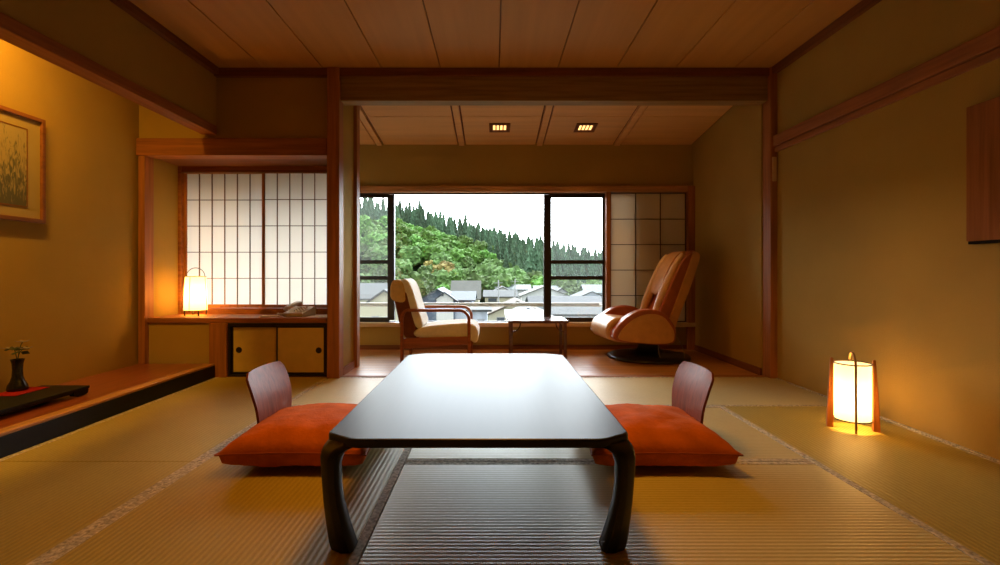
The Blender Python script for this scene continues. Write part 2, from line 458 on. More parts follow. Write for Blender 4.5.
# window: fixed middle pane, sliding sashes on both sides
def window(name, x0, xa, xb, x1, label):
    y0, y1 = YW + .05, YW + .09
    bm = bmesh.new()
    box(bm, x0, x1, y0, y1 + .02, WZ1 + .008, WZ1 + .02)
    box(bm, x0, x1, y0, y1 + .02, WZ0, WZ0 + .006)
    for c in (xa, xb): box(bm, c - .03, c + .03, y0 - .01, y1 + .02, WZ0 + .02, WZ1)
    box(bm, x0 - .03, x0, y0, y1 + .02, WZ0, WZ1 + .02); box(bm, x1 - .004, x1 + .002, y0, y1 + .02, WZ0, WZ1 + .02)
    w = struct(name, bm, ALU, label, bevel=.002)
    obj('pane', bx(xa + .03, xb - .03, y1, y1 + .006, WZ0 + .004, WZ1 + .01), GLASS, w)
    obj('pane', bx(x1 + .04, x1 + .33, y1, y1 + .006, WZ0 - .0, WZ1 + .02), GLASS, w)
    for (a, b) in ((x0, xa - .03), (xb + .03, x1 - .004)):
        bm = bmesh.new()
        for z, h in ((WZ0 + .006, .045), (.79 - .02, .042), (.967 - .02, .042), (WZ1 - .03, .038)):
            box(bm, a + .022, b - .018, y0 + .004, y1 - .004, z, z + h)
        box(bm, a, a + .022, y0 + .004, y1 - .004, WZ0 + .006, WZ1 + .008); box(bm, b - .018, b, y0 + .004, y1 - .004, WZ0 + .006, WZ1 + .008)
        s = obj('sash', bm, ALU, w, bevel=.002)
        obj('pane', bx(a + .02, b - .016, y0 + .018, y0 + .023, WZ0 + .05, WZ1 - .04), GLASS_H, s)
    return w
window('window_1', -1.86, -1.13, .598, 1.245, 'wide veranda window with a clear middle pane and dark sliding sashes')
bm = bmesh.new()
for a, b in ((-3.1, -3.06), (-2.5, -2.46), (-1.93, -1.89)): box(bm, a, b, YW + .05, YW + .09, WZ0, WZ1 + .02)
box(bm, -3.06, -1.93, YW + .05, YW + .09, WZ0, WZ0 + .04); box(bm, -3.06, -1.93, YW + .05, YW + .09, WZ1 - .02, WZ1 + .02)
w2 = struct('window_2', bm, ALU, 'added dark framed window at the hidden left end of the veranda')  # unseen bay added to bring daylight behind the paper screens
obj('pane', bx(-3.06, -1.93, YW + .068, YW + .073, WZ0 + .03, WZ1), GLASS, w2)

# ------------------------------------------------------------------ tatami mats
def tatami(x0, x1, y0, y1, along, label):
    """along = 'X' or 'Y': the direction of the long cloth borders."""
    c = ((x0 + x1) / 2, (y0 + y1) / 2)
    t = empty('tatami_mat', label, 'tatami mat', (c[0], c[1], -.045), 0, 'tatami mats of the room floor')
    hx, hy = (x1 - x0) / 2 - .0015, (y1 - y0) / 2 - .0015
    h = .032
    bw = hx if along == 'X' else hx - h
    bl = hy - h if along == 'X' else hy
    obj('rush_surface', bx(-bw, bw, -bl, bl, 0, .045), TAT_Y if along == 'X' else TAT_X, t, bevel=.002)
    for s in (-1, 1):
        if along == 'X': b = bx(-hx, hx, *sorted((s * (hy - h), s * hy)), 0, .0462)
        else: b = bx(*sorted((s * (hx - h), s * hx)), -hy, hy, 0, .0462)
        obj('cloth_border', b, HERI, t, bevel=.003)
    return t
M0, M1, M2 = -1.326, -.395, 1.43
D1, D2, D3 = 1.36, 2.267, 3.205
tatami(M0, .48, D3, YB, 'X', 'tatami mat with painted window sheen along the veranda threshold, left of the table end')
tatami(.48, XR, D3, YB, 'X', 'tatami mat with painted window sheen along the veranda threshold, before the massage chair')
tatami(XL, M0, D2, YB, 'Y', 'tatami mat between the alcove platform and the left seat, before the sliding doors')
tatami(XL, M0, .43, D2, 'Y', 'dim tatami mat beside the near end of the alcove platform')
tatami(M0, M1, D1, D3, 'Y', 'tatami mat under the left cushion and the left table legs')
tatami(M1, M2, D2, D3, 'X', 'tatami mat under the far half of the table and the right cushion back')
tatami(M1, M2, D1, D2, 'X', 'ribbed tatami mat under the near half of the table')
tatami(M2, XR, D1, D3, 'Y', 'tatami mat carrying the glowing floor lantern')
tatami(M0, .48, .43, D1, 'X', 'tatami mat at the bottom edge of the view, left of centre')
tatami(.48, XR, .43, D1, 'X', 'tatami mat at the bottom edge of the view, right of centre')
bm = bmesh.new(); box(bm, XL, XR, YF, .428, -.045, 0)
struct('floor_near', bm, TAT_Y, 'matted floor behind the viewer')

# ------------------------------------------------------------------ low table
TX, TY, TZ = -.046, 2.324, .346
t = empty('low_table', 'long low black lacquered table in the middle of the tatami room', 'table', (TX, TY, .0018))
hw, hl = .473, .806
def rounded_chamfer(hw, hl, cx, cy):
    p = []
    for sx, sy in ((1, 1), (-1, 1), (-1, -1), (1, -1)):
        a, b = (sx * hw, sy * (hl - cy)), (sx * (hw - cx), sy * hl)
        p += [a, b] if sx * sy > 0 else [b, a]
    return p
plan = []
base = rounded_chamfer(hw, hl, .09, .06)
for i, p in enumerate(base):                 # soften each chamfer vertex
    a, b = Vector(base[i - 1]), Vector(base[(i + 1) % 8]); p = Vector(p)
    q0 = p + (a - p).normalized() * .02; q1 = p + (b - p).normalized() * .02
    for k in range(5):
        s = k / 4
        plan.append(tuple(q0 * (1 - s) ** 2 + p * 2 * s * (1 - s) + q1 * s * s))
bm = bmesh.new()
def off(pl, d):
    return [(x * (1 + d / hw), y * (1 + d / hl)) for x, y in pl]
rings = []
for d, z in ((-.02, TZ - .031), (-.004, TZ - .028), (0, TZ - .022), (0, TZ - .007), (-.002, TZ - .002), (-.006, TZ)):
    rings.append([(x, y, z) for x, y in off(plan, d)])
loft(bm, rings)
top = obj('tabletop', bm, LACQUER, t, smooth=12)
def table_leg(sx, sy):
    """Sabre leg: swells out of the corner, tapers in the middle, spreads at the foot. x,y outer/inner measured from the table edge."""
    prof = [  # z, outer x, inner x, outer y, inner y (relative to hw / hl)
        (.0, -.030, -.100, -.004, -.075), (.02, -.026, -.094, .0, -.072), (.08, -.019, -.078, .002, -.062),
        (.15, -.012, -.062, .004, -.055), (.21, -.008, -.056, .005, -.052), (.26, -.004, -.055, .005, -.055),
        (.285, -.002, -.060, .004, -.062), (.30, -.003, -.070, .002, -.074), (.312, -.006, -.088, -.002, -.095),
        (.322, -.012, -.12, -.008, -.125), (.335, -.03, -.13, -.022, -.13)]
    rings = []
    for z, ox, ix, oy, iy in prof:
        x1, x0, y1, y0 = hw + ox + .012, hw + ix + .006, hl + oy, hl + iy
        w, l = x1 - x0, y1 - y0
        k = .45 if z < .3 else .45
        # outer corner cut like the tabletop chamfer
        pl = [(x0 + .004, y0), (x1 - .012, y0), (x1, y0 + .012), (x1, y1 - l * k), (x1 - w * .12, y1 - l * k * .55), (x1 - w * k, y1 - l * .06), (x1 - w * k - .006, y1), (x0 + .008, y1), (x0, y1 - .01), (x0, y0 + .004)]
        ring = [(sx * x, sy * y, z) for x, y in pl]
        rings.append(ring)
    bm = bmesh.new(); loft(bm, rings)
    return bm
for sx in (-1, 1):
    for sy in (-1, 1):
        obj('leg', table_leg(sx, sy), LACQUER, t, smooth=50)

# ------------------------------------------------------------------ legless chairs and cushions
def zaisu(name, loc, rz, label):
    t = empty(name, label, 'legless chair', loc, rz, 'legless chairs at the table')
    # local: sitter faces +x, the back stands at -x
    bm = bmesh.new()
    pl = smooth_poly([(-.02, -.20), (.44, -.21), (.46, 0), (.44, .21), (-.02, .20), (-.03, 0)], 2)
    loft(bm, [[(x, y, z) for x, y in pl] for z in (.002, .014)])
    obj('seat', bm, ZAISU, t, smooth=40, bevel=.003)
    # bent sheet: path in (x, z), width and edge height by position
    bm = bmesh.new()
    NU, NV = 16, 18
    path = curve_pts([(.06, 0, .021), (-.01, 0, .026), (-.045, 0, .07), (-.05, 0, .15), (-.06, 0, .23), (-.085, 0, .31), (-.118, 0, .385)], 4)
    L = len(path) - 1
    def sheet(off):
        g = []
        for i in range(NV + 1):
            s = i / NV
            k = s * L; a = int(min(k, L - 1)); p = path[a].lerp(path[a + 1], k - a)
            tan = (path[min(a + 1, L)] - path[max(a - 1, 0)]).normalized(); nrm = Vector((tan.z, 0, -tan.x))
            hwid = .152 + .036 * min(1, max(0, (s - .25) / .5))
            if s > .88: hwid -= .03 * ((s - .88) / .12) ** 3
            row = []
            for j in range(NU + 1):
                u = -1 + 2 * j / NU
                fwd = .016 * u * u * max(0, (s - .2) / .8)
                arch = -.004 * u * u * s
                row.append(p + nrm * off + Vector((fwd, u * hwid, arch)))
            g.append(row)
        return g
    A, B = sheet(.006), sheet(-.006)
    VA = [[bm.verts.new(p) for p in r] for r in A]; VB = [[bm.verts.new(p) for p in r] for r in B]
    for i in range(NV):
        for j in range(NU):
            bm.faces.new((VA[i][j], VA[i][j + 1], VA[i + 1][j + 1], VA[i + 1][j])); bm.faces.new((VB[i][j + 1], VB[i][j], VB[i + 1][j], VB[i + 1][j + 1]))
    for i in range(NV):
        bm.faces.new((VA[i][0], VA[i + 1][0], VB[i + 1][0], VB[i][0])); bm.faces.new((VA[i + 1][NU], VA[i][NU], VB[i][NU], VB[i + 1][NU]))
    for j in range(NU):
        bm.faces.new((VA[NV][j], VA[NV][j + 1], VB[NV][j + 1], VB[NV][j])); bm.faces.new((VA[0][j + 1], VA[0][j], VB[0][j], VB[0][j + 1]))
    obj('backrest', bm, ZAISU, t, smooth=50)
    return t
zl = zaisu('legless_chair', (-1.035, 2.50, 0), math.radians(-2), 'legless bentwood chair whose back rises behind the left orange cushion')
zr = copy_tree(zl); zr.location = (.915, 2.50, 0); zr.rotation_euler = (0, 0, PI + math.radians(2))
zr['label'] = 'legless bentwood chair whose back rises behind the right orange cushion'

def cushion(name, loc, rz, label, seed):
    n = 36
    a = .312; th = .088; bt = .080
    bm = bmesh.new()
    def pt(u, v, top):
        ed = (max(0., 1 - abs(u) ** 3.2) * max(0., 1 - abs(v) ** 3.2)) ** .5
        px = u * a * (1 - .075 * (1 - v * v)) ; py = v * a * (1 - .075 * (1 - u * u))
        nz = noise.noise(Vector((u * 2.2 + seed, v * 2.2, top))) * .012 + noise.noise(Vector((u * 7 + seed, v * 7, 3))) * .003
        # gathers radiating from the seam
        pl = .004 * math.sin(34 * u + seed) * (abs(v) ** 4) + .004 * math.sin(31 * v) * (abs(u) ** 4)
        z = (th * (1 + .12 * (1 - u * u) * (1 - v * v)) * ed if top else -bt * ed ** .36) + (nz + pl) * ed
        if not top: z = max(z, -bt * .98)
        return Vector((px, py, z + bt))
    for top in (True, False):
        g = [[bm.verts.new(pt(-1 + 2 * i / n, -1 + 2 * j / n, top)) for j in range(n + 1)] for i in range(n + 1)]
        for i in range(n):
            for j in range(n):
                f = (g[i][j], g[i + 1][j], g[i + 1][j + 1], g[i][j + 1])
                bm.faces.new(f if top else tuple(reversed(f)))
    bmesh.ops.remove_doubles(bm, verts=bm.verts, dist=.0006)
    c = obj(name, bm, CUSHION, None, smooth=80)
    c.location = loc; c.rotation_euler = (0, 0, rz)
    tag(c, label, 'cushion', 'orange floor cushions')
    edge = [(-1 + 2 * k / 24, -1) for k in range(24)] + [(1, -1 + 2 * k / 24) for k in range(24)] + [(1 - 2 * k / 24, 1) for k in range(24)] + [(-1, 1 - 2 * k / 24) for k in range(25)]
    bm = bmesh.new()
    tube(bm, [pt(u, v, True) for u, v in edge], .0042, 6, cap=False)
    obj('piping', bm, PIPING, c, smooth=60)
    return c
cushion('floor_cushion', (-.838, 2.395, .0145), 0, 'thick orange floor cushion left of the table', 1.3)
cushion('floor_cushion', (.720, 2.395, .0145), 0, 'thick orange floor cushion right of the table', 5.1)

# ------------------------------------------------------------------ writing alcove: desk board, cabinet, screens, lantern, telephone
tag(obj('desk_board', bx(XT + .005, -1.353, YB + .0, YS - .02, .44, .48), WOOD_X, None, bevel=.004), 'reddish wooden desk board across the writing alcove under the paper screens', 'shelf')

cab = empty('low_cabinet', 'low built-in cabinet with two cream sliding doors under the desk board', 'cabinet', (-1.755, YB, 0))
bm = bmesh.new()
box(bm, -.402, .402, .0, .34, .0, .02); box(bm, -.402, .402, .0, .34, .415, .438)
box(bm, -.402, -.388, .0, .34, .02, .415); box(bm, .388, .402, .0, .34, .02, .415); box(bm, -.388, .388, .32, .34, .02, .415)
obj('body', bm, FUS_FR, cab, bevel=.002)
for s, (a, b, y) in ((-1, (-.386, .012, .03)), (1, (-.012, .386, .008))) and [(-1, (-.386, .012, .03)), (1, (-.012, .386, .008))]:
    bm = bmesh.new()
    for q in ((a, a + .012, .024, .412), (b - .012, b, .024, .412), (a + .012, b - .012, .024, .036), (a + .012, b - .012, .400, .412)):
        box(bm, q[0], q[1], y, y + .018, q[2], q[3])
    d = obj('sliding_door', bm, FUS_FR, cab, bevel=.0015)
    obj('paper_panel', bx(a + .011, b - .011, y + .004, y + .014, .035, .401), FUSUMA, d)
    bm = bmesh.new()
    hx = a + .058 if s < 0 else b - .052
    rings = [[(hx + r * math.cos(2 * PI * k / 20), yy, .215 + r * math.sin(2 * PI * k / 20)) for k in range(20)] for r, yy in ((.024, y + .004), (.025, y + .001), (.021, y - .001), (.018, y + .002), (.004, y + .003))]
    loft(bm, rings)
    obj('finger_pull', bm, FUS_FR, d, smooth=50)

def shoji(name, x0, x1, z0, z1, y, cols, rows, label, mlat, mframe, mpaper, stile=.028, bar=.006, group=None, top=.0, bot=.0):
    cx = (x0 + x1) / 2
    t = empty(name, label, 'paper screen', (cx, y, z0), 0, group)
    w, h = (x1 - x0) / 2, z1 - z0
    bm = bmesh.new()
    box(bm, -w, -w + stile, -.012, .012, 0, h); box(bm, w - stile, w, -.012, .012, 0, h)
    box(bm, -w + stile, w - stile, -.012, .012, 0, bot or stile); box(bm, -w + stile, w - stile, -.012, .012, h - (top or stile), h)
    obj('frame', bm, mframe, t, bevel=.002)
    bm = bmesh.new()
    ia, ib, za, zb = -w + stile, w - stile, (bot or stile), h - (top or stile)
    for k in range(1, cols):
        c = ia + (ib - ia) * k / cols; box(bm, c - bar / 2, c + bar / 2, -.010, .002, za, zb)
    for k in range(1, rows):
        c = za + (zb - za) * k / rows; box(bm, ia, ib, -.0085, .001, c - bar / 2, c + bar / 2)
    obj('lattice', bm, mlat, t)
    obj('paper', bx(ia - .004, ib + .004, .002, .0035, za - .004, zb + .004), mpaper, t)
    return t
shoji('shoji_screen', -2.788, -2.056, .532, 1.742, YS + .035, 6, 5, 'bright paper screen behind the desk lantern', LATT, WOOD_Z, PAPER, group='paper screens of the writing alcove', top=.002, bot=.03, stile=.024)
shoji('shoji_screen', -2.072, -1.352, .532, 1.742, YS + .008, 6, 5, 'bright paper screen behind the telephone', LATT, WOOD_Z, PAPER, group='paper screens of the writing alcove', top=.002, bot=.03, stile=.024)
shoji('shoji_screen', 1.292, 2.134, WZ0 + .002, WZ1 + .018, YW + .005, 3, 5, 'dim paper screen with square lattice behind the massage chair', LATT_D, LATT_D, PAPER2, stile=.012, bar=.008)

# desk lantern
def lantern_shade(n, r0, r1, z0, z1, bulge=0.):
    bm = bmesh.new()
    K = 10
    rings = []
    for k in range(K + 1):
        s = k / K
        r = r0 + (r1 - r0) * s + bulge * math.sin(PI * s)
        rings.append([(r * math.cos(2 * PI * i / n), r * math.sin(2 * PI * i / n), z0 + (z1 - z0) * s) for i in range(n)])
    loft(bm, rings, cap=False)
    return bm
LX, LY, LZ = -2.572, 4.36, .48
dl = empty('desk_lantern', 'small glowing paper lantern with a wire hoop handle on the desk board', 'lamp', (LX, LY, LZ))
obj('shade', lantern_shade(32, .090, .078, .045, .335, .004), BULBP, dl, smooth=60)
bm = bmesh.new()
for z, r in ((.045, .092), (.335, .080)): tube(bm, [(r * math.cos(2 * PI * k / 32), r * math.sin(2 * PI * k / 32), z) for k in range(33)], .003, 6, cap=False)
for k in range(4):
    a = -PI / 2 + k * PI / 2
    tube(bm, [(.094 * math.cos(a), .094 * math.sin(a), .03), (.0945 * math.cos(a), .0945 * math.sin(a), .12), (.081 * math.cos(a), .081 * math.sin(a), .337)], .0026, 6)
obj('wire_frame', bm, WIRE, dl, smooth=60)
for k in range(4):
    a = PI / 4 + k * PI / 2
    obj('foot', (lambda b: (tube(b, [(.082 * math.cos(a), .082 * math.sin(a), 0), (.084 * math.cos(a), .084 * math.sin(a), .046)], .006, 8), b)[1])(bmesh.new()), WIRE, dl, smooth=60)
bm = bmesh.new(); tube(bm, [(.08 * math.cos(PI * k / 16), 0, .335 + .075 * math.sin(PI * k / 16)) for k in range(17)], .003, 6)
obj('handle', bm, WIRE, dl, smooth=60)
bm = bmesh.new(); tube(bm, [(math.cos(x) * .088, math.sin(x) * .088, .046) for x in (PI / 4, PI / 4 + PI)], .004, 6); tube(bm, [(0, 0, .046), (0, 0, .09)], .014, 10)
obj('bulb_holder', bm, WIRE, dl, smooth=60)

# telephone
ph = empty('telephone', 'beige desk telephone on the right end of the desk board', 'telephone', (-1.65, 4.30, .48), math.radians(-14))
PH = mat('telephone plastic', (.50, .42, .32), .4, .45)
bm = bmesh.new()
prism(bm, [(-.10, 0), (.10, 0), (.10, .072), (.075, .078), (-.10, .03)], -.095, .095, lambda a, b, v: (v, a, b))
obj('body', bm, PH, ph, bevel=.006, segs=3)
bm = bmesh.new()
for i in range(4):
    for j in range(3):
        y = -.07 + i * .03; x = -.01 + j * .03
        z = .036 + (y + .10) * .27
        box(bm, x, x + .018, y, y + .016, z, z + .009)
obj('keypad', bm, mat('telephone keys', (.75, .72, .66), .4), ph, bevel=.002)
bm = bmesh.new()
tube(bm, curve_pts([(-.062, -.10, .055), (-.062, -.085, .072), (-.062, -.04, .083), (-.062, .03, .10), (-.062, .08, .108), (-.062, .098, .098)], 4), .02, 10, flat=(.042, .026))
obj('handset', bm, PH, ph, smooth=50, bevel=.002)
bm = bmesh.new()
tube(bm, [(-.062 - .07 * s + .012 * math.cos(s * 60), -.10 - .02 * math.sin(s * 3) , .022 + .008 * math.sin(s * 60)) for s in [k / 60 for k in range(61)]], .0035, 6)
obj('curly_cord', bm, PH, ph, smooth=60)
bm = bmesh.new(); box(bm, -.075, .075, -.05, .05, 0, .006); box(bm, -.074, .073, -.048, .05, .006, .009, mi=1)
o = obj('memo_pad', bm, [mat('memo cover', (.42, .22, .07), .6), mat('memo paper', (.62, .47, .24), .8)], None, bevel=.001)
o.location = (-1.86, 4.22, .4802); o.rotation_euler = (0, 0, .2); tag(o, 'thin tan memo pad lying left of the telephone', 'notepad')
bm = bmesh.new(); box(bm, -.09, .09, -.06, .06, 0, .003); box(bm, -.085, .088, -.058, .062, .003, .005)
o = obj('leaflet', bm, mat('leaflet paper', (.66, .58, .5), .7), None)
o.location = (-1.46, 4.23, .4802); o.rotation_euler = (0, 0, -.08); tag(o, 'pale folded leaflet lying right of the telephone beside the post', 'leaflet')

# ------------------------------------------------------------------ floor lantern
fl = empty('floor_lantern', 'glowing round paper floor lantern with wooden side posts by the right wall', 'lamp', (1.958, 2.745, .0015), math.radians(-27))
obj('shade', lantern_shade(40, .085, .085, .052, .355), BULBP, fl, smooth=60)
for z in (.052, .355):
    bm = bmesh.new(); tube(bm, [(.087 * math.cos(2 * PI * k / 40), .087 * math.sin(2 * PI * k / 40), z) for k in range(41)], .0035, 6, cap=False)
    obj('rim', bm, WIRE, fl, smooth=60)
for s in (-1, 1):
    bm = bmesh.new()
    loft(bm, [[(s * (c + a), b, z) for a, b in ((-w, -d), (w, -d), (w, d), (-w, d))] for z, c, w, d in ((0, .104, .0155, .022), (.05, .103, .015, .021), (.2, .100, .012, .017), (.33, .0965, .008, .012), (.375, .0955, .007, .010), (.38, .0955, .003, .006))])
    obj('post', bm, LAMPW, fl, bevel=.002)
bm = bmesh.new()
arc = [(0, -.106, 0), (0, -.104, .1), (0, -.100, .25), (0, -.098, .34)] + [(0, -.098 * math.cos(PI * k / 12), .345 + .068 * math.sin(PI * k / 12)) for k in range(1, 12)] + [(0, .098, .34), (0, .101, .25), (0, .105, .1), (0, .106, 0)]
tube(bm, arc, .005, 8, flat=(.011, .006))
obj('strap_handle', bm, STRAP, fl, smooth=50)
bm = bmesh.new(); box(bm, -.1, .1, -.008, .008, .052, .06); tube(bm, [(0, 0, .06), (0, 0, .1)], .015, 10)
obj('bulb_holder', bm, WIRE, fl)

# ------------------------------------------------------------------ alcove display
st = empty('display_stand', 'low black lacquered stand on the alcove floor', 'stand', (-2.60, 2.62, .112))
bm = bmesh.new(); box(bm, -.145, .145, -.47, .45, .036, .052)
obj('stand_top', bm, KAMACHI, st, bevel=.003)
bm = bmesh.new(); box(bm, -.128, .128, -.44, .42, .022, .036)
obj('apron', bm, KAMACHI, st, bevel=.002)
for sx in (-1, 1):
    for sy in (-.42, .40):
        bm = bmesh.new(); prism(bm, smooth_poly([(-.05, 0), (.05, 0), (.055, .03), (.045, .038), (-.045, .038), (-.055, .03)], 1), sx * .12 - .014, sx * .12 + .014, lambda a, b, v: (v, a, b))
        for v in bm.verts: v.co.y += sy
        obj('foot', bm, KAMACHI, st, bevel=.001)
o = obj('red_cloth', bx(-.075, .075, -.11, .11, 0, .003), mat('red cloth', (.26, .010, .008), .85, .1), None, bevel=.001)
o.location = (-2.72, 2.90, .1645); tag(o, 'small red cloth laid under the flower vase', 'cloth')
va = empty('flower_vase', 'slim dark vase with a few drooping flowers in the alcove', 'vase', (-2.755, 2.92, .168))
bm = bmesh.new()
lathe(bm, [(.046, 0), (.050, .008), (.046, .03), (.033, .055), (.026, .08), (.024, .12), (.026, .155), (.031, .175), (.033, .18), (.029, .18), (.022, .16), (.02, .1)], 28)
obj('body', bm, mat('dark glazed ceramic', (.012, .011, .014), .25, .5), va, smooth=60)
LEAF = mat('dull green leaf', (.05, .07, .025), .6); PET = mat('dusty white petal', (.28, .22, .16), .7)
stems = [((0, 0, .15), (-.012, 0, .22), (-.035, .005, .25), (-.06, .01, .235)), ((0, 0, .15), (.005, .004, .22), (.012, .008, .26), (.02, .01, .275)), ((0, 0, .15), (.01, -.005, .2), (.035, -.01, .235), (.06, -.012, .24))]
for sp in stems:
    bm = bmesh.new(); pts = curve_pts(sp, 5); tube(bm, pts, .0022, 6)
    s = obj('stem', bm, LEAF, va, smooth=60)
    bm = bmesh.new()
    e = Vector(sp[-1])
    for k in range(5):
        a = 2 * PI * k / 5
        d = Vector((math.cos(a), math.sin(a), .3)); q = Vector((-math.sin(a), math.cos(a), 0))
        for (i, j) in ((0, 1),):
            p = [e, e + d * .016 + q * .013, e + d * .036, e + d * .016 - q * .013]
            p2 = [x + Vector((0, 0, .0015)) for x in p]
            loft(bm, [p, p2])
    obj('blossom', bm, PET, s)
    bm = bmesh.new()
    m = pts[len(pts) // 2]
    for sg in (-1, 1):
        d = Vector((sg * .045, .012 * sg, -.012)); q = Vector((0, .016, .008))
        p = [m, m + d * .5 + q, m + d, m + d * .5 - q]
        loft(bm, [p, [x + Vector((0, 0, .0012)) for x in p]])
    obj('leaf', bm, LEAF, s)

# framed picture on the alcove wall
pf = empty('framed_picture', 'framed ink picture of grasses hanging on the golden alcove wall', 'picture', (XT, 2.90, 1.49))
w, h = .31, .33
bm = bmesh.new()
for q in ((-w, -w + .026, -h, h), (w - .026, w, -h, h), (-w + .026, w - .026, -h, -h + .026), (-w + .026, w - .026, h - .026, h)):
    box(bm, .006, .034, q[0], q[1], q[2], q[3])
obj('frame', bm, WOOD_DARK_Y, pf, bevel=.004)
obj('mount', bx(.008, .018, -w + .024, w - .024, -h + .024, h - .024), mat('picture mount', (.36, .26, .11), .85, .15, var=.05), pf)
m, nt, out = new_mat('ink grass drawing')
b = principled(nt, out, (.4, .33, .2), .85, .1)
tc = N(nt, 'ShaderNodeTexCoord'); mp = N(nt, 'ShaderNodeMapping'); mp.inputs['Scale'].default_value = (1, 70, 16); mp.inputs['Rotation'].default_value = (.25, 0, 0)
nz = N(nt, 'ShaderNodeTexNoise'); nz.inputs['Scale'].default_value = 1; nz.inputs['Detail'].default_value = 6; nz.inputs['Distortion'].default_value = 1.2
nt.links.new(tc.outputs['Object'], mp.inputs[0]); nt.links.new(mp.outputs[0], nz.inputs['Vector'])
sp = N(nt, 'ShaderNodeSeparateXYZ'); nt.links.new(tc.outputs['Object'], sp.inputs[0])
ma = N(nt, 'ShaderNodeMath', operation='MULTIPLY_ADD'); ma.inputs[1].default_value = .7; nt.links.new(sp.outputs['Z'], ma.inputs[0]); nt.links.new(nz.outputs[0], ma.inputs[2])
rp = N(nt, 'ShaderNodeValToRGB'); rp.color_ramp.elements[0].position = .40; rp.color_ramp.elements[0].color = (.09, .085, .06, 1); rp.color_ramp.elements[1].position = .56; rp.color_ramp.elements[1].color = (.33, .25, .12, 1)
nt.links.new(ma.outputs[0], rp.inputs[0]); nt.links.new(rp.outputs[0], b.inputs['Base Color'])
bm = bmesh.new(); box(bm, .018, .0205, -.19, .19, -.235, .235)
art = obj('artwork', bm, m, pf)
bm = bmesh.new()
for q in ((-.196, -.19, -.241, .241), (.19, .196, -.241, .241), (-.19, .19, -.241, -.235), (-.19, .19, .235, .241)): box(bm, .017, .0225, *q)
obj('inner_border', bm, WOOD_DARK_Y, pf)

# brown panel on the right wall
bp_ = empty('wall_plaque', 'plain reddish brown wooden panel hanging on the right wall', 'wall panel', (XR, 2.093, 1.315))
obj('board', bx(-.034, -.002, -.30, .30, -.318, .318), wood('plaque wood', (.27, .10, .032), 'Z', rough=.85, spec=.08), bp_, bevel=.003)
obj('bottom_strip', bx(-.030, 0, -.295, .295, -.332, -.316), BLACKM, bp_, bevel=.002)  # matt black strip along the panel's lower edge
# little pale peg plate on the right corner post
pg = obj('wall_mount_plate', bx(2.236, 2.268, YB - .073, YB - .061, 1.58, 1.775), PALEW, None, bevel=.004)
tag(pg, 'pale wooden plate fixed to the right corner post', 'plate')

# ------------------------------------------------------------------ veranda armchair (sitter faces +x)
ac = empty('armchair', 'low wooden framed armchair with cream cushions before the window', 'armchair', (-.54, 4.99, 0))
def arm_loop(y):
    R = .09
    z1, xa, xb = .495, -.315, .315
    pts = [(xa, y, 0), (xa, y, .2), (xa, y, z1 - R)]
    pts += [(xa + R * .6 - R * .6 * math.cos(a), y, z1 - R + R * math.sin(a)) for a in [PI / 2 * k / 6 for k in range(1, 7)]]
    pts += [(xb - R, y, z1)]
    pts += [(xb - R + R * math.sin(a), y, z1 - R + R * math.cos(a)) for a in [PI / 2 * k / 6 for k in range(1, 7)]]
    pts += [(xb, y, .2), (xb, y, 0)]
    bm = bmesh.new(); tube(bm, pts, .02, flat=(.028, .045), up=Vector((0, 1, 0)))
    return bm
for y in (-.26, .26):
    f = obj('bent_arm_frame', arm_loop(y), ROSEW, ac, smooth=50)
    bm = bmesh.new(); prism(bm, [(-.30, .135), (.30, .175), (.30, .25), (-.30, .235)], y - .014, y + .014)
    obj('side_rail', bm, ROSEW, ac, bevel=.004)
bm = bmesh.new(); box(bm, .25, .28, -.246, .246, .18, .24)
obj('front_rail', bm, ROSEW, ac, bevel=.004)
bm = bmesh.new(); box(bm, -.29, -.26, -.246, .246, .14, .20)
obj('rear_rail', bm, ROSEW, ac, bevel=.004)
bm = bmesh.new()
prism(bm, smooth_poly([(-.22, .22), (.30, .235), (.36, .18), (.40, .20), (.405, .30), (.36, .365), (.26, .375), (-.20, .335)], 2), -.235, .235)
obj('seat_cushion', bm, CREAM, ac, smooth=60, bevel=.02, segs=3)
back = [(-.30, .24), (-.14, .24), (-.185, .42), (-.235, .58), (-.265, .70), (-.30, .76), (-.355, .785), (-.41, .775), (-.43, .74), (-.425, .66), (-.375, .45)]
# back: brown shell behind, cream face in front, beige cover over the top
bm = bmesh.new(); prism(bm, smooth_poly([(-.31, .225), (-.17, .225), (-.20, .36), (-.255, .58), (-.28, .68), (-.38, .69), (-.40, .62), (-.365, .44)], 1), -.225, .225)
obj('back_shell', bm, BROWNC, ac, smooth=50, bevel=.012)
bm = bmesh.new(); prism(bm, smooth_poly([(-.18, .31), (-.115, .34), (-.155, .46), (-.20, .61), (-.225, .70), (-.265, .775), (-.32, .795), (-.34, .76), (-.315, .68), (-.28, .56), (-.225, .40)], 2), -.222, .222)
obj('back_cushion', bm, CREAM, ac, smooth=60, bevel=.012)
bm = bmesh.new(); prism(bm, smooth_poly([(-.43, .585), (-.285, .555), (-.29, .66), (-.305, .74), (-.33, .775), (-.375, .785), (-.415, .77), (-.435, .70)], 2), -.236, .236)
obj('head_cover', bm, SANDC, ac, smooth=60, bevel=.012)

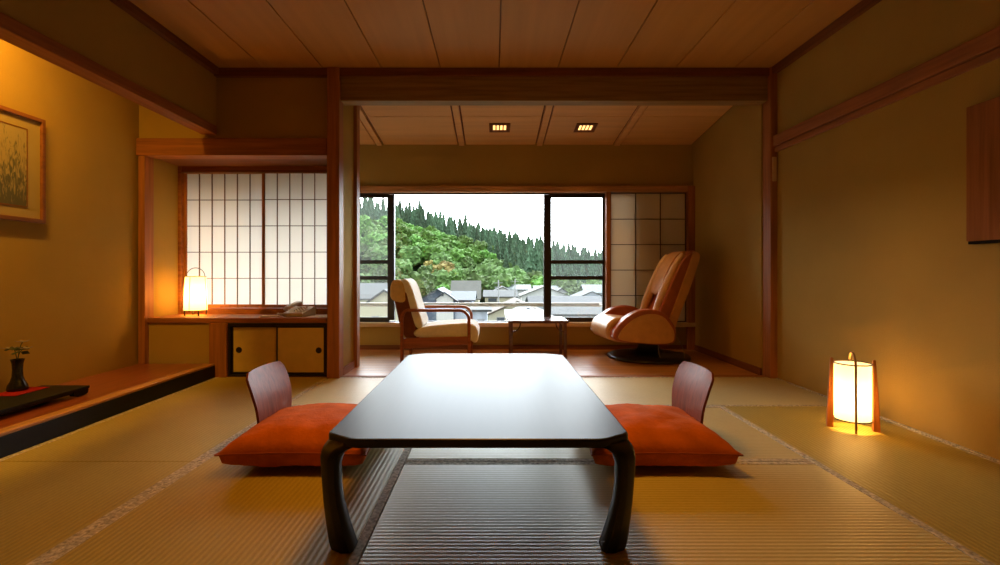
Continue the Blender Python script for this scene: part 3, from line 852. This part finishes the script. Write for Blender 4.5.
# ------------------------------------------------------------------ side table
sd = empty('side_table', 'small dark wooden side table between the two veranda chairs', 'side table', (.445, 5.15, 0))
obj('table_top', bx(-.295, .295, -.22, .24, .352, .378), TABLEW, sd, bevel=.005)
for sx in (-1, 1):
    for sy in (-.185, .13):
        l = obj('leg', bx(sx * .265 - .015, sx * .265 + .015, sy - .015, sy + .015, 0, .352), TABLEW, sd, bevel=.003)
    bm = bmesh.new(); tube(bm, [(sx * (.25 - .075 * math.sin(a)), -.185, .352 - .085 * math.cos(a)) for a in [PI / 2 * k / 8 for k in range(9)]], .008, flat=(.012, .012))
    obj('bracket', bm, TABLEW, sd, smooth=40)
    obj('side_stretcher', bx(sx * .265 - .01, sx * .265 + .01, -.17, .115, .315, .345), TABLEW, sd, bevel=.002)

# ------------------------------------------------------------------ massage chair (local +x forward, +y towards the viewer once turned)
mc = empty('massage_chair', 'tan and russet leather massage armchair on a round black base', 'massage chair', (1.52, 5.03, 0), PI + math.radians(7))
bm = bmesh.new(); lathe(bm, [(.0, 0), (.385, 0), (.40, .012), (.40, .022), (.385, .035), (.30, .05), (.17, .065), (.12, .085), (.10, .12), (.10, .19), (0, .19)], 48, (-.03, 0, 0))
obj('round_base', bm, BLACKP, mc, smooth=50)
bm = bmesh.new()
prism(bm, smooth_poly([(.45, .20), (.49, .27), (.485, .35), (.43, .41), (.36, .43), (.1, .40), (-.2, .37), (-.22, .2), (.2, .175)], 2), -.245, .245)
obj('seat', bm, L_SHINE, mc, smooth=60, bevel=.03, segs=3)
arm = [(.45, .215), (.46, .28), (.43, .34), (.36, .41), (.25, .485), (.13, .51), (.02, .50), (-.06, .455), (-.125, .38), (-.155, .30), (-.145, .17), (.1, .178)]
for s in (1, -1):
    bm = bmesh.new(); prism(bm, smooth_poly(arm, 2), *sorted((s * .225, s * .345)))
    a = obj('armrest', bm, L_RED, mc, smooth=50, bevel=.022, segs=3)
    inset = [(.425, .222), (.40, .30), (.32, .385), (.22, .445), (.12, .468), (.015, .458), (-.05, .418), (-.105, .345), (-.133, .29), (-.123, .185), (.1, .186)]
    bm = bmesh.new(); prism(bm, smooth_poly(inset, 2), *sorted((s * .335, s * .356)))
    obj('side_panel', bm, L_TAN, a, smooth=50, bevel=.008)
# the reclined back
def bp(z):   # front surface of the back at height z
    return .02 - .40 * (z - .40) - .10 * max(0, z - .85)
prof = [(-.02, .36), (-.10, .50), (-.195, .70), (-.295, .93), (-.355, 1.03), (-.39, 1.07), (-.43, 1.06), (-.45, 1.02), (-.42, .90), (-.31, .62), (-.21, .38), (-.16, .19), (-.06, .2)]
bm = bmesh.new(); prism(bm, smooth_poly(prof, 2), -.20, .20)
obj('backrest', bm, L_RED, mc, smooth=50, bevel=.025, segs=3)
for s in (1, -1):
    wing = [(-.01, .36), (-.06, .52), (-.15, .72), (-.26, .95), (-.325, 1.02), (-.36, 1.05), (-.395, 1.045), (-.38, .98), (-.31, .80), (-.18, .52), (-.12, .36)]
    bm = bmesh.new(); prism(bm, smooth_poly(wing, 2), *sorted((s * .15, s * .235)))
    obj('side_bolster', bm, L_RED, mc, smooth=50, bevel=.03, segs=3)
    shell = [(-.12, .38), (-.195, .56), (-.30, .84), (-.36, 1.0), (-.375, 1.05), (-.42, 1.05), (-.452, 1.01), (-.41, .88), (-.315, .62), (-.21, .38), (-.16, .18), (-.10, .18)]
    bm = bmesh.new(); prism(bm, smooth_poly(shell, 2), *sorted((s * .15, s * .247)))
    obj('back_side_panel', bm, L_TAN, mc, smooth=50, bevel=.012)
for s in (1, -1):     # upholstery rolls facing the sitter, their highlight painted as paler leather
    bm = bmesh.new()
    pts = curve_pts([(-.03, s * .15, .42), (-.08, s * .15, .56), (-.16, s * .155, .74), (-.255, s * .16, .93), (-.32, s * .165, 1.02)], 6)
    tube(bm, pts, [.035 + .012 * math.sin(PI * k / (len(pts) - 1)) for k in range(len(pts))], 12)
    obj('back_roll', bm, L_SHINE, mc, smooth=60)
pad = [(-.125, .62), (-.105, .655), (-.14, .80), (-.225, .97), (-.295, 1.04), (-.35, 1.065), (-.385, 1.05), (-.34, 1.0), (-.26, .86), (-.18, .66)]
bm = bmesh.new(); prism(bm, smooth_poly(pad, 2), -.115, .115)
obj('head_pad', bm, L_TAN, mc, smooth=60, bevel=.025, segs=3)
bm = bmesh.new()
tube(bm, curve_pts([(-.22, .20, .25), (-.26, .24, .15), (-.27, .27, .05), (-.22, .30, .006), (-.10, .33, .006), (-.03, .31, .02), (-.005, .29, .10), (-.01, .27, .19)], 5), .004, 6)
obj('power_cord', bm, mat('grey cord', (.25, .2, .17), .5), mc, smooth=60)

# ------------------------------------------------------------------ downlights on the sloping ceiling
GLOW = emis('downlight glow', (1., .60, .20), 2.2)
def downlight(x, y, label):
    t = empty('ceiling_downlight', label, 'ceiling light', (x, y, zs(y)), 0, 'square downlights over the veranda')
    t.rotation_euler = (-math.atan(SL), 0, 0)
    r = .105
    bm = bmesh.new()
    for q in ((-r, -r + .035, -r, r), (r - .035, r, -r, r), (-r + .035, r - .035, -r, -r + .035), (-r + .035, r - .035, r - .035, r)): box(bm, *q, -.012, -.0005)
    obj('trim_ring', bm, WOOD_DARK_X, t, bevel=.002)
    bm = bmesh.new()
    for k in range(4): box(bm, -r + .039 + k * .036, -r + .060 + k * .036, -.06, .06, -.004, -.0015)
    obj('lamp_cells', bm, GLOW, t)
    return t
downlight(.068, 5.09, 'square downlight in the veranda ceiling above the armchair side')
downlight(.935, 5.09, 'square downlight in the veranda ceiling above the side table and massage chair')

# guard rail outside the window
gr = empty('guard_rail', 'thin pale safety rail outside across the veranda window', 'railing', (0, YW + .30, .476))
obj('rail_bar', bx(-1.95, 1.27, -.02, .02, -.022, .022), RAILM, gr, bevel=.006)
for x in (-1.85, -1.13, .598, 1.24):
    obj('bracket', bx(x - .012, x + .012, -.19, -.018, -.012, .012), RAILM, gr, bevel=.003)

# ------------------------------------------------------------------ outside: ground, hill, forest, houses
GZ = -9.
def sx(px, d): return (px - 493) / 504 * d
def sz(py, d): return EYE - (py - 272.5) / 504 * d
RIDGE = [(150, 188), (250, 192), (359, 199), (395, 204), (420, 209), (445, 218), (470, 223), (500, 233), (530, 240), (550, 243), (575, 248), (606, 257), (640, 267), (700, 284), (900, 287)]
def ridge_top(x):
    px = 493 + x / 300 * 504
    if px <= RIDGE[0][0]: y = RIDGE[0][1]
    elif px >= RIDGE[-1][0]: y = RIDGE[-1][1]
    else:
        for (a, ya), (b, yb) in zip(RIDGE, RIDGE[1:]):
            if a <= px <= b:
                y = ya + (yb - ya) * (px - a) / (b - a); break
    return sz(y, 300)
def ground_z(x, y):
    r = max(ridge_top(x * 300 / max(y, 150)) - 13., GZ)
    s = min(max((y - 150) / 150., 0), 1)
    s = math.sin(s * PI / 2) ** 1.15
    z = GZ + (r - GZ) * s
    if y > 300: z -= (y - 300) * .35
    return z
GRASSM = mat('valley ground', (.10, .11, .07), .95, .1, var=.3, scale=(.1, .1, .1))
HILLM = mat('forest floor', (.022, .045, .016), .95, .1, var=.4, scale=(.15, .15, .15))
bm = bmesh.new()
NX, NY = 70, 60
xs = [-190 + 400 * i / NX for i in range(NX + 1)]; yy = [10 + 370 * j / NY for j in range(NY + 1)]
G = [[bm.verts.new((x, y, ground_z(x, y))) for y in yy] for x in xs]
for i in range(NX):
    for j in range(NY):
        f = bm.faces.new((G[i][j], G[i + 1][j], G[i + 1][j + 1], G[i][j + 1])); f.material_index = 1 if yy[j] > 145 else 0
struct('hill', bm, [GRASSM, HILLM], 'valley floor and the wooded hillside seen through the window', smooth=80)

CON = foliage_mat('conifer green', (.072, .120, .068), .4, .9)
BRO = foliage_mat('bright broadleaf green', (.075, .15, .028), .45, .7)
BRM = foliage_mat('olive broadleaf green', (.075, .125, .036), .45, .7)
BRT = foliage_mat('rusty tree crown', (.20, .16, .05), .4, .7)
TRUNK = mat('tree trunk bark', (.06, .04, .03), .9)

def conifer_mesh(seed, h):
    r = random.Random(seed)
    bm = bmesh.new()
    tiers = 11
    for k in range(tiers):
        z = h * (.10 + .82 * k / tiers); R = h * .175 * (1 - k / tiers) ** .62 * r.uniform(.85, 1.15) + .12
        dz = h * .17
        n = 14
        top = bm.verts.new((0, 0, z + dz))
        ring = []
        for i in range(n):
            a = 2 * PI * i / n + k * .7; q = R * (r.uniform(.85, 1.15) if i % 2 else r.uniform(.5, .68))
            ring.append(bm.verts.new((q * math.cos(a), q * math.sin(a), z - (.06 * h * (1 if i % 2 else .3)) * r.uniform(.5, 1.1))))
        for i in range(n): bm.faces.new((ring[i], ring[(i + 1) % n], top))
    return bm
def crown_mesh(seed, R, lump=.34):
    bm = bmesh.new(); bmesh.ops.create_icosphere(bm, subdivisions=4, radius=1)
    o = Vector((seed * 3.1, seed * 1.7, 0))
    for v in bm.verts:
        p = v.co.copy()
        d = 1 + lump * noise.noise(p * 1.7 + o) + lump * .75 * noise.noise(p * 4.3 + o) + lump * .45 * noise.noise(p * 9 + o)
        v.co = Vector((p.x * R * d, p.y * R * d, p.z * R * .85 * d))
    return bm
def make_tree(name, crown_bm, crown_mat, h0, label, cat, group, trunk_r):
    t = empty(name, label, cat, (0, 0, 0), 0, group)
    c = obj('crown', crown_bm, crown_mat, t, smooth=35)
    if h0: c.location.z = h0
    bm = bmesh.new(); lathe(bm, [(trunk_r, -1.5), (trunk_r * .8, (h0 or 2.5))], 8)
    obj('trunk', bm, TRUNK, t)
    return t
def scatter(protos, spots, lab):
    for k, (x, y, s) in enumerate(spots):
        p = protos[k % len(protos)]
        t = p if k < len(protos) else copy_tree(p)
        t.location = (x, y, ground_z(x, y) - .3); t.rotation_euler = (0, 0, random.uniform(0, 6.28)); t.scale = (s, s, s * random.uniform(.92, 1.12))
        t['label'] = lab
lab_c = 'dark green pointed conifer in the forest on the hill outside the window'
con = [make_tree('conifer_tree', conifer_mesh(s, 15.), CON, 0, lab_c, 'tree', 'conifers on the hill outside', .25) for s in range(5)]
spots = []
for y, x0, x1, stp in ((300, -88, 72, 2.55), (284, -84, 66, 2.6), (266, -78, 62, 2.8), (248, -72, 58, 2.9), (228, -14, 52, 3.2), (206, -1, 48, 3.2), (184, 4, 42, 3.4)):
    x = x0
    while x < x1:
        spots.append((x + random.uniform(-.8, .8), y + random.uniform(-5, 5), random.uniform(.72, 1.08))); x += stp
spots = spots[:299]
scatter(con, spots, lab_c)
lab_b = 'bright green round broadleaf tree on the lower hill slope outside the window'
bro = [make_tree('broadleaf_tree', crown_mesh(s, 4.6), BRO, 5.2, lab_b, 'tree', 'bright broadleaf trees on the hill outside', .3) for s in range(3)]
sp_b = []
for y, p0, p1, stp in ((226, 340, 462, 11), (214, 340, 490, 12), (202, 345, 494, 13), (192, 340, 475, 14)):
    p = p0
    while p < p1:
        sp_b.append((sx(p + random.uniform(-4, 4), y), y + random.uniform(-4, 4), random.uniform(.7, 1.))); p += stp
sp_b += [(sx(541, 150), 150, .8), (sx(536, 160), 160, .8), (sx(548, 156), 156, .9), (sx(452, 160), 160, .8), (sx(445, 150), 150, .7)]
scatter(bro, sp_b, lab_b)
lab_m = 'olive green broadleaf tree at the foot of the hill outside the window'
brm = [make_tree('olive_tree_crown', crown_mesh(s + 10, 4.2), BRM, 4.6, lab_m, 'tree', 'olive green trees at the foot of the hill', .3) for s in range(3)]
for b in brm: b.name = 'hillside_tree'
sp_m = []
for y, p0, p1, stp in ((186, 345, 520, 14), (170, 350, 545, 15), (156, 345, 535, 19)):
    p = p0
    while p < p1:
        sp_m.append((sx(p + random.uniform(-5, 5), y), y + random.uniform(-4, 4), random.uniform(.75, 1.15))); p += stp
sp_m += [(sx(p, d), d, s) for p, d, s in ((556, 150, 1.), (566, 145, .95), (574, 138, .8), (585, 150, .9), (596, 150, .9), (606, 152, .9), (620, 150, 1), (562, 120, .55))]
scatter(brm, sp_m, lab_m)
rt = make_tree('rusty_tree', crown_mesh(31, 3.2, .45), BRT, 4.6, 'rust tinged tree among the green crowns behind the houses', 'tree', 'rust tinged trees', .3)
scatter([rt], [(sx(441, 172), 172, 1.), (sx(430, 180), 180, .8), (sx(446, 176), 176, .9)], 'rust tinged tree among the green crowns behind the houses')

W_CREAM = mat('cream house wall', (.50, .46, .34), .9, .1, var=.05)
W_WHITE = mat('white house wall', (.55, .55, .54), .9, .1, var=.04)
W_SLATE = mat('slate blue siding', (.09, .12, .17), .8, .2, var=.1)
W_BLUE = mat('pale blue grey wall', (.42, .46, .54), .85, .1, var=.05)
R_GREY = mat('light grey roof', (.062, .064, .064), .7, .2, var=.12, scale=(1, 1, 1))
R_DARK = mat('dark grey roof', (.04, .042, .046), .7, .2, var=.15, scale=(1, 1, 1))
R_TEAL = mat('pale teal metal roof', (.065, .083, .08), .5, .3, var=.1, scale=(1, 1, 1))
R_BEIGE = mat('beige grey roof', (.11, .107, .094), .7, .2, var=.1, scale=(1, 1, 1))
R_BROWN = mat('brown verge roof', (.09, .07, .05), .7, .2, var=.1, scale=(1, 1, 1))
R_BLUE = mat('blue grey roof', (.036, .044, .054), .6, .3, var=.1, scale=(1, 1, 1))
PANE = mat('house window pane', (.05, .06, .075), .15, .5, var=.1)
FRAMEW = mat('house window frame', (.3, .3, .3), .6)

def house(label, d, px0, px1, y_ridge, y_eave, axis, depth, wall, roof, wins=(), over=.5, rz=0., name='house', flat=False, gz=None):
    """A gabled house: ridge along X (long side towards us) or along Y (gable towards us); front wall at distance d."""
    x0, x1 = sx(px0, d), sx(px1, d)
    dr = d + (depth / 2 if axis == 'X' else 0)
    zr, ze = sz(y_ridge, dr), sz(y_eave, d)
    g = ground_z((x0 + x1) / 2, d) if gz is None else gz
    cx = (x0 + x1) / 2
    t = empty(name, label, 'house', (cx, d + depth / 2, g - .2), rz)
    w, l = (x1 - x0) / 2, depth / 2
    H, R = ze - g + .2, zr - g + .2
    bm = bmesh.new()
    if axis == 'Y': prism(bm, [(-w, 0), (w, 0), (w, H), (0, R - .12), (-w, H)], -l, l, lambda a, b, v: (a, v, b))
    else: prism(bm, [(-l, 0), (l, 0), (l, H), (0, R - .12), (-l, H)], -w, w, lambda a, b, v: (v, a, b))
    obj('walls', bm, wall, t)
    hw_ = w if axis == 'Y' else l; ln = l if axis == 'Y' else w
    sl = (R - H) / hw_
    e = hw_ + over; ez = R - sl * e
    th = .22
    bm = bmesh.new()
    for s in (-1, 1):
        poly = [(0, R), (s * e, ez), (s * e, ez - th), (0, R - th)]
        if axis == 'Y': prism(bm, poly, -ln - over, ln + over, lambda a, b, v: (a, v, b))
        else: prism(bm, poly, -ln - over, ln + over, lambda a, b, v: (v, a, b))
    obj('roof', bm, roof, t)
    for (a, b, za, zb) in wins:            # window rectangles in the photograph's terms, on the front wall
        xa, xb = sx(a, d) - cx, sx(b, d) - cx; z1, z0 = sz(za, d) - g + .2, sz(zb, d) - g + .2
        bm = bmesh.new(); box(bm, xa, xb, -l - .06, -l + .05, z0, z1)
        f = obj('window_frame', bm, FRAMEW, t)
        obj('window_pane', bx(xa + .08, xb - .08, -l - .08, -l - .03, z0 + .08, z1 - .08), PANE, f)
    return t
house('cream gabled house with light roof behind the left dark sash', 52, 368, 402, 289, 301, 'Y', 9, W_CREAM, R_GREY, [(372, 379, 316, 325)])
house('wide pale grey roofed house beyond the cream house at the left sash', 74, 352, 383, 283, 297, 'X', 9, W_CREAM, R_GREY)
main_house = house('slate blue house with white gable and low grey roofed wing behind the armchair', 70, 420, 455, 288.5, 299, 'Y', 8, W_SLATE, R_BLUE, [(441, 444.5, 292.5, 296)])
wing_a = house('white wing', 69.4, 436.5, 453, 291.5, 297.5, 'Y', 1.2, W_WHITE, R_BLUE, [(441, 444, 293.5, 296.5)], over=.25)
wing_b = house('hip wing', 71, 453, 472, 291, 299, 'X', 8, W_BLUE, R_BLUE, [(457, 465, 300.5, 304)])
bpy.context.view_layer.update()
for wing in (wing_a, wing_b):                # both wings belong to the slate house
    off_ = wing.location - main_house.location
    for ch in list(wing.children):
        ch.parent = main_house; ch.location = off_
        ch.name = 'wing_' + ch.name.split('.')[0]
    bpy.data.objects.remove(wing)
house('tall house with broad beige grey roof in front of the forest', 108, 452, 478.5, 280.5, 297, 'X', 9, W_CREAM, R_BEIGE)
house('pale blue house low behind the front of the armchair', 54, 470, 487, 305, 309, 'X', 6, W_BLUE, R_GREY, [(477, 485, 319, 322)])
house('whitish roofed house in the middle distance by the utility pole', 118, 485, 516, 290, 296, 'X', 10, W_CREAM, R_GREY, [(488, 497, 298, 302)])
house('second whitish roofed house behind the utility pole', 134, 492, 513, 286.5, 292, 'Y', 10, W_WHITE, R_GREY)
house('cream gable house with brown verges and a window by the side table', 62, 489, 546, 300.5, 313, 'Y', 8, W_CREAM, R_BROWN, [(496.5, 505, 317, 323)])
house('small house with blue grey gable roof above the side table', 47, 514, 542, 307.5, 314.5, 'Y', 6, W_WHITE, R_BLUE)
house('white flat annexe just beyond the side table', 40, 508, 552, 314.6, 315.6, 'X', 6, W_WHITE, mat('white flat roof', (.5, .5, .5), .6), over=.15)
house('dark roofed long house behind the window mullion', 84, 532, 604, 296, 303.5, 'X', 10, W_BLUE, R_DARK)
house('white gable house left of the window mullion', 112, 522, 568, 286, 295, 'Y', 9, W_WHITE, R_BEIGE)
house('pale teal roofed house at the foot of the forest', 146, 497, 530, 284.5, 289, 'X', 9, W_WHITE, R_TEAL)
house('pale teal roofed house near the mullion at the foot of the forest', 140, 536, 560, 285.5, 290, 'X', 9, W_WHITE, R_TEAL)
house('long grey roofed building with cream wall in the right sash', 48, 553, 640, 304.5, 313, 'X', 5, W_CREAM, R_GREY, [(566, 575, 316, 321), (587, 591, 314, 321)], over=.35)
house('distant blue roofed house at the right sash edge', 132, 586, 622, 284.5, 292, 'X', 9, W_BLUE, R_TEAL)
house('distant grey house below the blue roof in the right sash', 110, 578, 606, 291, 297, 'Y', 9, W_BLUE, R_GREY)
house('distant white house beside the trees in the right sash', 122, 551, 572, 288, 295, 'Y', 9, W_WHITE, R_GREY)

def utility_pole(px, d, ytop, label):
    x = sx(px, d); z1 = sz(ytop, d); g = ground_z(x, d)
    t = empty('utility_pole', label, 'utility pole', (x, d, g), 0, 'utility poles among the houses')
    bm = bmesh.new(); lathe(bm, [(.17, -.3), (.11, z1 - g)], 10); obj('pole', bm, FRAMEW, t, smooth=50)
    for k in (.5, 1.3): obj('crossarm', bx(-.8, .8, -.06, .06, z1 - g - k - .1, z1 - g - k), FRAMEW, t)
utility_pole(498.5, 95, 280, 'nearer utility pole standing before the whitish roofs')
utility_pole(515, 115, 279, 'farther utility pole standing before the teal roofs')

# ------------------------------------------------------------------ light
SKY_DIM, SKY_BRIGHT = 2.6, 15.0        # window side of the sky raised to light room and tabletop
W = bpy.data.worlds.new('overcast sky'); SC.world = W; W.use_nodes = True
nt = W.node_tree; nt.nodes.clear()
wo = N(nt, 'ShaderNodeOutputWorld'); bg = N(nt, 'ShaderNodeBackground')
tc = N(nt, 'ShaderNodeTexCoord'); nz = N(nt, 'ShaderNodeTexNoise'); nz.inputs['Scale'].default_value = 3; nz.inputs['Detail'].default_value = 5
nt.links.new(tc.outputs['Generated'], nz.inputs['Vector'])
rp = N(nt, 'ShaderNodeValToRGB'); rp.color_ramp.elements[0].color = (.78, .88, 1., 1); rp.color_ramp.elements[1].color = (.93, .97, 1, 1)
rp.color_ramp.elements[0].position = .35; rp.color_ramp.elements[1].position = .6
nt.links.new(nz.outputs[0], rp.inputs[0]); nt.links.new(rp.outputs[0], bg.inputs[0])
spw = N(nt, 'ShaderNodeSeparateXYZ'); nt.links.new(tc.outputs['Generated'], spw.inputs[0])
mr = N(nt, 'ShaderNodeMapRange'); mr.interpolation_type = 'SMOOTHSTEP'
mr.inputs[1].default_value = -.3; mr.inputs[2].default_value = .75; mr.inputs[3].default_value = SKY_DIM; mr.inputs[4].default_value = SKY_BRIGHT
nt.links.new(spw.outputs['Y'], mr.inputs[0]); nt.links.new(mr.outputs[0], bg.inputs[1])
nt.links.new(bg.outputs[0], wo.inputs[0])

def light(name, kind, loc, power, col, rot=(0, 0, 0), **kw):
    l = bpy.data.lights.new(name, kind); l.energy = power; l.color = col
    for k, v in kw.items(): setattr(l, k, v)
    o = bpy.data.objects.new(name, l); o.location = loc; o.rotation_euler = rot; link(o)
    return o
def aim(o, tgt):
    o.rotation_euler = (Vector(tgt) - o.location).to_track_quat('-Z', 'Y').to_euler()
WARM = (1., .43, .035)
for x0, x1 in ((-1.86, 1.25), (-3.06, -1.93)):
    p = light('window_portal', 'AREA', ((x0 + x1) / 2, YW + .2, 1.), 1, (1, 1, 1), (PI / 2, 0, PI), shape='RECTANGLE', size=x1 - x0, size_y=1.44)
    p.data.cycles.is_portal = True
    aim(p, ((x0 + x1) / 2, 0, 1.))
light('floor_lantern_bulb', 'POINT', (1.958, 2.745, .18), 7.5, (1., .56, .13), shadow_soft_size=.03)
light('desk_lantern_bulb', 'POINT', (LX, LY, LZ + .18), 14., (1., .50, .06), shadow_soft_size=.03)
for x in (.068, .935):
    light('downlight_lamp', 'SPOT', (x, 5.09, zs(5.09) - .02), 34, (1., .50, .12), (0, 0, 0), spot_size=1.5, spot_blend=.6, shadow_soft_size=.06)
a = light('alcove_lamp', 'AREA', (-2.44, 2.25, 2.44), 40, (1., .53, .06), shape='RECTANGLE', size=1.1, size_y=.08); aim(a, (-2.9, 2.25, 1.5))
light('room_lamp', 'AREA', (-.05, 2.25, 2.44), 19, WARM, shape='DISK', size=.5, spread=2.3)

SC.view_settings.view_transform = 'Standard'
SC.view_settings.look = 'None'
SC.view_settings.exposure = 0.
SC.view_settings.gamma = 1.
SC.view_settings.use_curve_mapping = False
